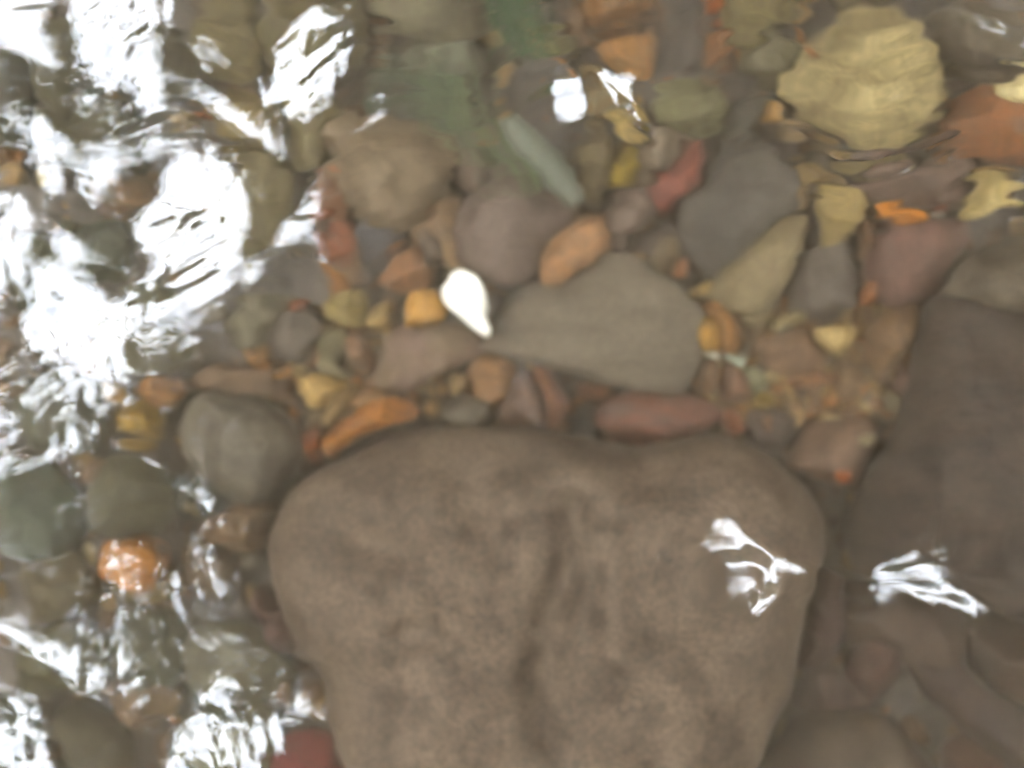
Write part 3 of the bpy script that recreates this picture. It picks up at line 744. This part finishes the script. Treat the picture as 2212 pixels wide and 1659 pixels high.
def add_pebble(x, y, z, r, mi):
    global cnt
    s = np.array([1, rng.uniform(.6, .95), rng.uniform(.4, .65)]) * r
    v = IV * s
    v = v * (1 + .16 * np.sin(IV @ rng.normal(0, 1.6, 3) + rng.uniform(0, 6)) + .10 * np.sin(IV @ rng.normal(0, 3, 3)))[:, None]
    a = rng.uniform(0, 6.28); c, q = math.cos(a), math.sin(a)
    v = np.stack([v[:, 0] * c - v[:, 1] * q, v[:, 0] * q + v[:, 1] * c, v[:, 2]], -1) + (x, y, z)
    gv.append(v); gf.append(IF + cnt * len(IV)); gm.append(np.full(len(IF), mi)); cnt += 1


for i in range(1500):
    x, y = rng.uniform(-.33, .33), rng.uniform(-.27, .27)
    add_pebble(x, y, rng.uniform(-.002, .008), rng.choice([.003, .004, .006, .008]), rng.choice(6, p=[.16, .32, .12, .10, .03, .27]))
for i in range(700):                                   # the gravel pocket right of the slab
    u, v = rng.uniform(1500, 1975), rng.uniform(650, 905)
    x, y = bed(u, v, .008); add_pebble(x, y, rng.uniform(.004, .013), rng.choice([.002, .003, .0045, .006]), rng.choice(6, p=[.27, .26, .2, .1, .12, .05]))
for i in range(260):                                   # the pocket left of the white pebble
    u, v = rng.uniform(560, 960), rng.uniform(640, 900)
    x, y = bed(u, v, .008); add_pebble(x, y, rng.uniform(.003, .010), rng.choice([.002, .003, .005]), rng.choice(6, p=[.25, .3, .15, .15, .05, .1]))
for i in range(900):                                   # cobbles of the stream outside the view
    x, y = rng.uniform(-2.2, 2.2), rng.uniform(-1.4, 1.4)
    if abs(x) < .40 and abs(y) < .33: continue
    r = rng.uniform(.02, .07); add_pebble(x, y, r * .2, r, rng.choice(6, p=[.12, .3, .08, .3, .02, .18]))
for i in range(5200):                                  # the bed goes on, packed with cobbles and gravel, all round the view
    x, y = rng.uniform(-1.1, 1.1), rng.uniform(-.95, .95)
    if abs(x) < .36 and abs(y) < .29: continue
    r = rng.choice([.008, .012, .018, .028, .04], p=[.34, .28, .2, .12, .06])
    if abs(x) < .36 + r and abs(y) < .29 + r: continue
    add_pebble(x, y, r * .25, r, rng.choice(6, p=[.16, .36, .05, .22, .02, .19]))
o = mesh_np('gravel', np.concatenate(gv), np.concatenate(gf), 3, mats=GM, mat_idx=np.concatenate(gm))
tag(o, 'fine brown and tan gravel filling the gaps between the stones', 'gravel', kind='stuff')

# ------------------------------------------------------------------ water: ripples that lean towards the open sky
GS = 1.1e-3
NXF, NYF = 720, 560
xs = (np.arange(NXF) - NXF / 2) * GS; ys = (np.arange(NYF) - NYF / 2) * GS
FX, FY = np.meshgrid(xs, ys)
UU = FX / (KU * HC) + 1106; VV = 829.5 - FY / (KU * HC)


def in_poly(pts):
    inside = np.zeros(UU.shape, bool); m = len(pts)
    for i in range(m):
        x1, y1 = pts[i]; x2, y2 = pts[(i + 1) % m]
        if y1 == y2: continue
        c = ((y1 > VV) != (y2 > VV)) & (UU < (x2 - x1) * (VV - y1) / (y2 - y1) + x1)
        inside ^= c
    return inside


BR = [
 (.20, [(-150, 1330), (60, 1340), (200, 1300), (520, 1215), (600, 1290), (660, 1400), (740, 1560), (740, 1800), (-150, 1800)]),
 (.13, [(-150, -150), (640, -150), (600, 120), (620, 380), (640, 560), (560, 700), (280, 800), (240, 1000), (-150, 1000)]),  # crests and hollows that mirror the sky (1) or leave the bed visible (0)
 (1, [(-150, -120), (90, -120), (90, 0), (60, 35), (85, 90), (95, 130), (75, 130), (40, 110), (0, 85), (-150, 40)]),
 (1, [(125, 10), (150, -100), (380, -100), (370, 0), (350, 60), (335, 110), (340, 170), (345, 230), (330, 280), (300, 260), (270, 200), (240, 150), (225, 190), (190, 190), (170, 150), (150, 90)]),
 (.3, [(208, 20), (225, 10), (240, 60), (230, 80), (215, 60)]),
 (.9, [(405, 80), (440, 70), (460, 120), (455, 160), (430, 175), (415, 130)]),
 (1, [(40, 230), (75, 220), (95, 290), (110, 350), (105, 420), (90, 450), (60, 420), (40, 370), (40, 290)]),
 (1, [(190, 290), (230, 280), (255, 310), (245, 360), (200, 370), (190, 330)]),
 (.8, [(250, 320), (330, 300), (400, 305), (420, 330), (360, 345), (260, 340)]),
 (1, [(340, 370), (400, 330), (460, 340), (500, 370), (520, 420), (545, 470), (560, 450), (530, 520), (515, 560), (490, 640), (440, 690), (400, 705), (340, 700), (280, 690), (260, 640), (300, 600), (330, 560), (260, 500), (250, 470), (330, 420)]),
 (.9, [(160, 370), (185, 365), (215, 390), (180, 430), (190, 480), (250, 470), (280, 480), (230, 510), (180, 515), (165, 460)]),
 (1, [(-150, 420), (30, 430), (45, 500), (30, 580), (10, 620), (-150, 640)]),
 (1, [(60, 430), (100, 400), (110, 440), (85, 455)]),
 (1, [(60, 550), (110, 545), (170, 590), (200, 620), (250, 650), (300, 660), (290, 700), (255, 760), (250, 830), (240, 850), (200, 820), (130, 780), (50, 760), (10, 700), (30, 620)]),
 (.8, [(110, 470), (150, 500), (170, 560), (120, 550), (90, 500)]),
 (0, [(160, 520), (240, 490), (265, 540), (240, 580), (210, 605), (180, 580)]),
 (.45, [(370, 640), (410, 630), (420, 660), (390, 680)]),
 (1, [(530, 590), (600, 510), (650, 450), (690, 380), (715, 375), (700, 450), (690, 500), (720, 540), (745, 590), (700, 590), (670, 520), (600, 550), (560, 590), (550, 640), (525, 630)]),
 (.5, [(765, 460), (775, 460), (800, 560), (830, 630), (815, 635), (785, 560)]),
 (1, [(580, 140), (600, 60), (650, 25), (720, 15), (745, 40), (780, 70), (770, 130), (740, 190), (690, 230), (640, 235), (600, 250), (560, 245), (575, 190)]),
 (.95, [(780, 280), (800, 240), (820, 200), (845, 200), (850, 240), (820, 275), (790, 290)]),
 (.8, [(510, 35), (520, 35), (522, 52), (512, 52)]),
 (1.4, [(1195, 170), (1225, 150), (1250, 160), (1265, 210), (1285, 250), (1250, 262), (1200, 285), (1185, 240)]),
 (1.5, [(1275, 150), (1300, 143), (1325, 160), (1360, 160), (1385, 138), (1398, 150), (1368, 185), (1375, 230), (1418, 300), (1405, 312), (1350, 250), (1318, 215), (1300, 180)]),
 (.6, [(1590, 175), (1640, 175), (1650, 215), (1625, 205), (1600, 240), (1588, 215)]),
 (1.0, [(1475, 1190), (1500, 1140), (1550, 1105), (1590, 1120), (1640, 1180), (1680, 1240), (1672, 1300), (1620, 1335), (1570, 1300), (1530, 1235), (1570, 1220), (1560, 1190)]),
 (1.2, [(1640, 1190), (1700, 1205), (1800, 1238), (1850, 1240), (1850, 1264), (1680, 1258)]),
 (1.2, [(1848, 1255), (1900, 1215), (1960, 1205), (2030, 1190), (2060, 1240), (2080, 1270), (2130, 1310), (2136, 1350), (2080, 1310), (2020, 1300), (1960, 1280), (1890, 1300)]),
 (.8, [(495, 1142), (540, 1100), (560, 1075), (575, 1100), (555, 1120), (520, 1138)]),
 (.7, [(405, 1160), (420, 1160), (440, 1210), (412, 1245), (398, 1200)]),
 (.5, [(195, 1325), (320, 1295), (420, 1270), (500, 1230), (515, 1245), (480, 1315), (440, 1340), (380, 1340), (330, 1365), (260, 1335)]),
 (1, [(610, 1530), (660, 1512), (730, 1530), (725, 1557), (680, 1545), (620, 1548)]),
 (1, [(320, 1750), (360, 1610), (420, 1530), (440, 1480), (500, 1465), (505, 1510), (480, 1540), (500, 1570), (560, 1600), (560, 1750)]),
 (1, [(545, 1565), (605, 1550), (614, 1610), (570, 1620)]),
 (.65, [(635, 1360), (660, 1440), (668, 1500), (640, 1520), (648, 1440), (628, 1370)]),
 (.7, [(80, 950), (120, 930), (190, 908), (203, 950), (150, 980), (110, 1000)]),
 (.8, [(-100, 880), (20, 895), (15, 960), (-100, 980)]),
 (.45, [(30, 1440), (100, 1390), (150, 1400), (200, 1370), (130, 1470), (60, 1485)]),
 (.6, [(-60, 1600), (60, 1560), (110, 1750), (-60, 1750)]),
 (.5, [(340, 1420), (370, 1410), (385, 1490), (360, 1500)]),
 (.72, [(1530, 1160), (1560, 1150), (1590, 1170), (1620, 1240), (1600, 1290), (1560, 1230)]),
 (.5, [(285, 1550), (320, 1560), (300, 1620), (285, 1600)]),
]
M = np.zeros(UU.shape)
for val, p in BR:
    M[in_poly(p)] = val


kx = 2 * math.pi * np.fft.fftfreq(NXF, GS)[None, :]; ky = 2 * math.pi * np.fft.fftfreq(NYF, GS)[:, None]


def blur(A, s): return np.fft.ifft2(np.fft.fft2(A) * np.exp(-.5 * s * s * (kx ** 2 + ky ** 2))).real


M = np.clip(.74 * blur(M, 2.8e-3) + .52 * blur(M, 8e-3), 0, 1.2)
aT = FX / HC; bT = FY / HC
rho0 = -np.degrees(np.arctan(aT))
# target lean of the mirrored direction (degrees from the zenith towards -x)
DARK, LIT_L, LIT_R = 18., 42., -45.
dark_t = np.minimum(rho0, DARK)
leftside = (UU < 1000)
tgt = np.where(leftside, dark_t + (LIT_L - dark_t) * M, rho0 + (LIT_R - rho0) * M)
delta = (tgt - rho0) / 2
T_ = np.tan(np.radians(delta))
LAM = .16
den = kx ** 2 + LAM * ky ** 2; den[0, 0] = 1
want = T_.copy()
for it in range(6):                       # push the slope inside each crest up to what it needs
    Hf = -1j * kx * np.fft.fft2(T_) / den; Hf[0, 0] = 0
    got = np.fft.ifft2(1j * kx * Hf).real
    T_ = T_ + np.clip(want - got, -.3, .3) * np.clip(M * 1.5, .25, 1) * .8
h_feat = np.fft.ifft2(Hf).real
wx = np.clip((NXF / 2 - np.abs(np.arange(NXF) - NXF / 2)) / 60, 0, 1); wy = np.clip((NYF / 2 - np.abs(np.arange(NYF) - NYF / 2)) / 50, 0, 1)
sm = lambda t: t * t * (3 - 2 * t)
h_feat *= sm(wx)[None, :] * sm(wy)[:, None]

WX = spaced(-30, 30, NXF * GS / 2 - GS, GS, 1.06, 1.2); WY = spaced(-1.9, 1.9, NYF * GS / 2 - GS, GS, 1.06, .05)
X2, Y2 = np.meshgrid(WX, WY)


def sample(A, X, Y):
    fx = np.clip(X / GS + NXF / 2, 0, NXF - 1.001); fy = np.clip(Y / GS + NYF / 2, 0, NYF - 1.001)
    i = fx.astype(int); j = fy.astype(int); fx = fx - i; fy = fy - j
    return (A[j, i] * (1 - fx) * (1 - fy) + A[j, i + 1] * fx * (1 - fy) + A[j + 1, i] * (1 - fx) * fy + A[j + 1, i + 1] * fx * fy)


near = (np.abs(X2) < NXF * GS / 2 - GS) & (np.abs(Y2) < NYF * GS / 2 - GS)
Hw = np.where(near, sample(h_feat, X2, Y2), 0)
far = np.clip(1 - (np.hypot(X2, Y2) - .5) / 3, 0, 1)
chop = .2 + .5 / (1 + np.exp((X2 + .05) / .05)) + .8 * np.exp(-((X2 - .17) / .045) ** 2 - ((Y2 - .15) / .04) ** 2) + .5 * np.exp(-((X2 + .0) / .07) ** 2 - ((Y2 - .15) / .03) ** 2)                     # livelier water on the left
dx = .006 * np.sin(31 * X2 + 17 * Y2 + 1) + .004 * np.sin(-43 * Y2 + 60 * X2); dy = .006 * np.sin(27 * Y2 - 21 * X2 + 2) + .004 * np.sin(66 * X2 + 20 * Y2)
Hw = Hw + far * chop * waves(X2 + dx, Y2 + dy, comps(14, .05, .16, .030, seed=11))
chop = chop + 1.0 * np.exp(-((X2 - .17) / .045) ** 2 - ((Y2 - .145) / .04) ** 2)
Hw = Hw + far * chop * waves(X2 + dx, Y2 + dy, comps(20, .010, .035, .026, ang0=.4, spread=1.2, seed=12))
# cross ripples running down the stream: they bend the outlines, most at the top and on the left
cross = .35 + 1.3 / (1 + np.exp((.07 - Y2) / .03)) + .6 / (1 + np.exp((X2 + .08) / .03)) + 3.0 * np.exp(-((X2 - .17) / .05) ** 2 - ((Y2 - .145) / .04) ** 2)
Hw = Hw + far * cross * waves(X2 + dx, Y2 + dy, comps(14, .016, .05, .05, ang0=math.pi / 2, spread=.45, seed=21)) * near
Hw = Hw + far * np.clip(cross - .35, 0, 1.9) * waves(X2 + dx, Y2 + dy, comps(14, .006, .014, .045, ang0=math.pi / 2 + .2, spread=.3, seed=22)) * near
Mf = np.where(near, sample(blur(M, 5e-3), X2, Y2), 0)
Hw = Hw + far * (.12 + Mf) * waves(X2 + 2.6 * dx, Y2 + 2.6 * dy, comps(18, .007, .022, .030, ang0=.5, spread=.8, seed=13)) * near


def water_mat():
    t = NT('water_surface')
    out = t.n('ShaderNodeOutputMaterial')
    g = t.n('ShaderNodeBsdfGlass', Roughness=0.0, IOR=N_W); g.inputs['Color'].default_value = (1, 1, 1, 1)
    t.l(g.outputs[0], out.inputs['Surface'])
    v = t.n('ShaderNodeVolumePrincipled', Density=MURK, Anisotropy=.35)
    v.inputs['Color'].default_value = (.50, .41, .29, 1); v.inputs['Absorption Color'].default_value = (.5, .42, .32, 1)
    t.l(v.outputs[0], out.inputs['Volume'])
    return t.m


MURK = 2.0


def water_obj():
    Z = Hw + ZW; ny, nx = Z.shape
    V = np.stack([X2, Y2, Z], -1).reshape(-1, 3)
    idx = np.arange(ny * nx).reshape(ny, nx)
    F = [np.stack([idx[:-1, :-1], idx[:-1, 1:], idx[1:, 1:], idx[1:, :-1]], -1).reshape(-1, 4)]
    rim = np.concatenate([idx[0, :-1], idx[:-1, -1], idx[-1, :0:-1], idx[:0:-1, 0]])      # the body of water closes under the bed
    lo = V[rim].copy(); lo[:, 2] = -1.2; b0 = ny * nx; n = len(rim); k = np.arange(n); k2 = (k + 1) % n
    F.append(np.stack([rim[k2], rim[k], b0 + k, b0 + k2], -1))
    V = np.concatenate([V, lo, [[0, 0, -1.2]]]); c = np.full(n, b0 + n)
    tri = np.stack([b0 + k2, b0 + k, c, c], -1)
    me = mesh_np('water', V, np.concatenate(F), 4, water_mat())
    bm_t = np.stack([b0 + k2, b0 + k, c], -1)
    import bmesh
    bm = bmesh.new(); bm.from_mesh(me.data); bm.verts.ensure_lookup_table()
    for a, b, d in bm_t: bm.faces.new((bm.verts[a], bm.verts[b], bm.verts[d]))
    bm.to_mesh(me.data); bm.free()
    return me


w = water_obj()
tag(w, 'clear rippled stream water mirroring white sky on the left', 'water', kind='structure')

# ------------------------------------------------------------------ trees arching over the stream (seen mirrored in the water)
def leaf_mat():
    t = NT('leaf_surface')
    out = t.n('ShaderNodeOutputMaterial'); d = t.n('ShaderNodeBsdfDiffuse'); tr = t.n('ShaderNodeBsdfTranslucent')
    oi = t.n('ShaderNodeTexCoord'); n1 = t.n('ShaderNodeTexNoise', Scale=1.3, Detail=3.0)
    t.l(oi.outputs['Object'], n1.inputs['Vector'])
    r = t.n('ShaderNodeValToRGB'); e = r.color_ramp.elements
    e[0].color = (.05, .068, .04, 1); e[0].position = .35; e[1].color = (.12, .15, .075, 1); e[1].position = .65
    t.l(n1.outputs['Fac'], r.inputs[0]); t.l(r.outputs[0], d.inputs[0]); t.l(r.outputs[0], tr.inputs[0])
    m = t.n('ShaderNodeMixShader'); m.inputs[0].default_value = .45
    t.l(d.outputs[0], m.inputs[1]); t.l(tr.outputs[0], m.inputs[2]); t.l(m.outputs[0], out.inputs['Surface'])
    return t.m


def leaves(n, xr, yr, zr, size, keep=None):
    c = np.stack([rng.uniform(*xr, n), rng.uniform(*yr, n), rng.uniform(*zr, n)], -1)
    if keep is not None: c = c[keep(c)]
    n = len(c)
    a = rng.normal(0, 1, (n, 3)); a /= np.linalg.norm(a, axis=1)[:, None]
    b = np.cross(a, rng.normal(0, 1, (n, 3))); b /= np.linalg.norm(b, axis=1)[:, None]
    s = size * rng.uniform(.6, 1.3, (n, 1))
    return np.stack([c - a * s, c + b * s * .45 - a * s * .1, c + a * s, c - b * s * .45 - a * s * .1], 1).reshape(-1, 3)


def edge(c):
    a = np.degrees(np.arctan2(-c[:, 0], c[:, 2])) + 1.6 * np.sin(2.3 * c[:, 1]) + 1.2 * np.sin(5.1 * c[:, 1] + 1)
    p = 1 / (1 + np.exp((a - 26) / 3.7)) / (1 + np.exp((-a - 34) / 2.2))
    return rng.random(len(c)) < p


def gully(c): return np.abs(c[:, 1]) > np.where(np.abs(c[:, 0]) > 1.5, 3.7, 2.6)


LV = [leaves(30000, (-2.6, 3.2), (-5, 5), (2.8, 3.7), .17, edge), leaves(60000, (-3.0, 3.4), (-4, 4), (2.4, 3.4), .06, edge),
      leaves(11000, (-9, 9), (2.6, 5.0), (.2, 5.2), .26, gully), leaves(11000, (-9, 9), (-5.0, -2.6), (.2, 5.2), .26, gully),
      leaves(3500, (-8.5, -7), (-4, 4), (.2, 3.6), .3), leaves(3500, (5.5, 7), (-4, 4), (.2, 3.8), .3)]
VL = np.concatenate(LV); nl = len(VL) // 4
trunkV, trunkF = [], []
def limb(p, q, r0, r1):
    p, q = np.array(p, float), np.array(q, float); d = (q - p) / np.linalg.norm(q - p)
    a = np.cross(d, (0.3, .5, .8)); a /= np.linalg.norm(a); b = np.cross(d, a); base = len(VL) + len(trunkV)
    for pt, r in ((p, r0), (q, r1)):
        for k in range(8):
            an = k * math.pi / 4; trunkV.append(pt + r * (a * math.cos(an) + b * math.sin(an)))
    for k in range(8): trunkF.append((base + k, base + (k + 1) % 8, base + 8 + (k + 1) % 8, base + 8 + k))
for sx in (-9, -5, -1.2, 2.6, 6.5):
    for sy in (-1, 1):
        x = sx + random.uniform(-.6, .6); y = sy * random.uniform(3.3, 4.2)
        limb((x, y, .3), (x + .2, y - sy * .5, 2.4), .16, .11); limb((x + .2, y - sy * .5, 2.4), (x * .6, y - sy * 2.6, 3.3), .10, .03)
AV = np.concatenate([VL, np.array(trunkV)])
AF = np.concatenate([np.arange(nl * 4).reshape(-1, 4), np.array(trunkF)])
bark = simple_mat('bark_surface', (.05, .042, .032), scale=8)
o = mesh_np('trees', AV, AF, 4, mats=[leaf_mat(), bark], mat_idx=np.concatenate([np.zeros(nl), np.ones(len(trunkF))]), smooth=False)
tag(o, 'leafy trees arching over the stream, seen only as dark green reflections', 'trees', kind='stuff')

# ------------------------------------------------------------------ sky, sun
SUN_EL, SUN_ROT = 60., 0.
wd = bpy.data.worlds.new('World'); sc.world = wd; wd.use_nodes = True
nt = wd.node_tree; nt.nodes.clear()
out = nt.nodes.new('ShaderNodeOutputWorld'); bg = nt.nodes.new('ShaderNodeBackground')
sky = nt.nodes.new('ShaderNodeTexSky'); sky.sky_type = 'NISHITA'; sky.sun_disc = False
sky.sun_elevation = math.radians(SUN_EL); sky.sun_rotation = math.radians(SUN_ROT); sky.dust_density = 4; sky.air_density = 1
tc = nt.nodes.new('ShaderNodeTexCoord'); ns = nt.nodes.new('ShaderNodeTexNoise')
ns.inputs['Scale'].default_value = 6.5; ns.inputs['Detail'].default_value = 6; ns.inputs['Roughness'].default_value = .6
rp = nt.nodes.new('ShaderNodeValToRGB'); rp.color_ramp.elements[0].position = .36; rp.color_ramp.elements[1].position = .58
rp.color_ramp.elements[0].color = (.4, .4, .4, 1)
mx = nt.nodes.new('ShaderNodeMix'); mx.data_type = 'RGBA'; mx.inputs['B'].default_value = (11.2, 11.8, 12.8, 1)
nt.links.new(tc.outputs['Generated'], ns.inputs['Vector']); nt.links.new(ns.outputs['Fac'], rp.inputs[0])
nt.links.new(rp.outputs[0], mx.inputs['Factor']); nt.links.new(sky.outputs[0], mx.inputs['A'])
nt.links.new(mx.outputs['Result'], bg.inputs['Color']); bg.inputs['Strength'].default_value = .1
nt.links.new(bg.outputs[0], out.inputs[0])

sl = bpy.data.lights.new('sun', 'SUN'); sl.energy = .5; sl.angle = math.radians(40); sl.color = (1, .95, .88)
so = bpy.data.objects.new('sun', sl); col.objects.link(so); so.location = (0, 4, 8)
dirv = Vector((math.sin(math.radians(SUN_ROT)) * math.cos(math.radians(SUN_EL)), math.cos(math.radians(SUN_ROT)) * math.cos(math.radians(SUN_EL)), math.sin(math.radians(SUN_EL))))
so.rotation_euler = dirv.to_track_quat('Z', 'Y').to_euler()

# ------------------------------------------------------------------ camera
cd = bpy.data.cameras.new('camera'); cd.sensor_width = 36; cd.lens = 18 / TANH; cd.clip_start = .01; cd.clip_end = 300
cd.dof.use_dof = True; cd.dof.focus_distance = HC - .02; cd.dof.aperture_fstop = 1.55
co = bpy.data.objects.new('camera', cd); col.objects.link(co); co.location = (0, 0, ZW + HC); co.rotation_euler = (0, 0, 0)
sc.camera = co

# ------------------------------------------------------------------ render settings
sc.view_settings.view_transform = 'Standard'; sc.view_settings.look = 'None'; sc.view_settings.gamma = 1
sc.view_settings.exposure = 5.62
cy = sc.cycles
cy.use_adaptive_sampling = False; cy.use_denoising = True
cy.max_bounces = 14; cy.transmission_bounces = 12; cy.diffuse_bounces = 4; cy.glossy_bounces = 4; cy.transparent_max_bounces = 8
cy.volume_bounces = 2
cy.caustics_refractive = True; cy.caustics_reflective = True; cy.blur_glossy = 1.0
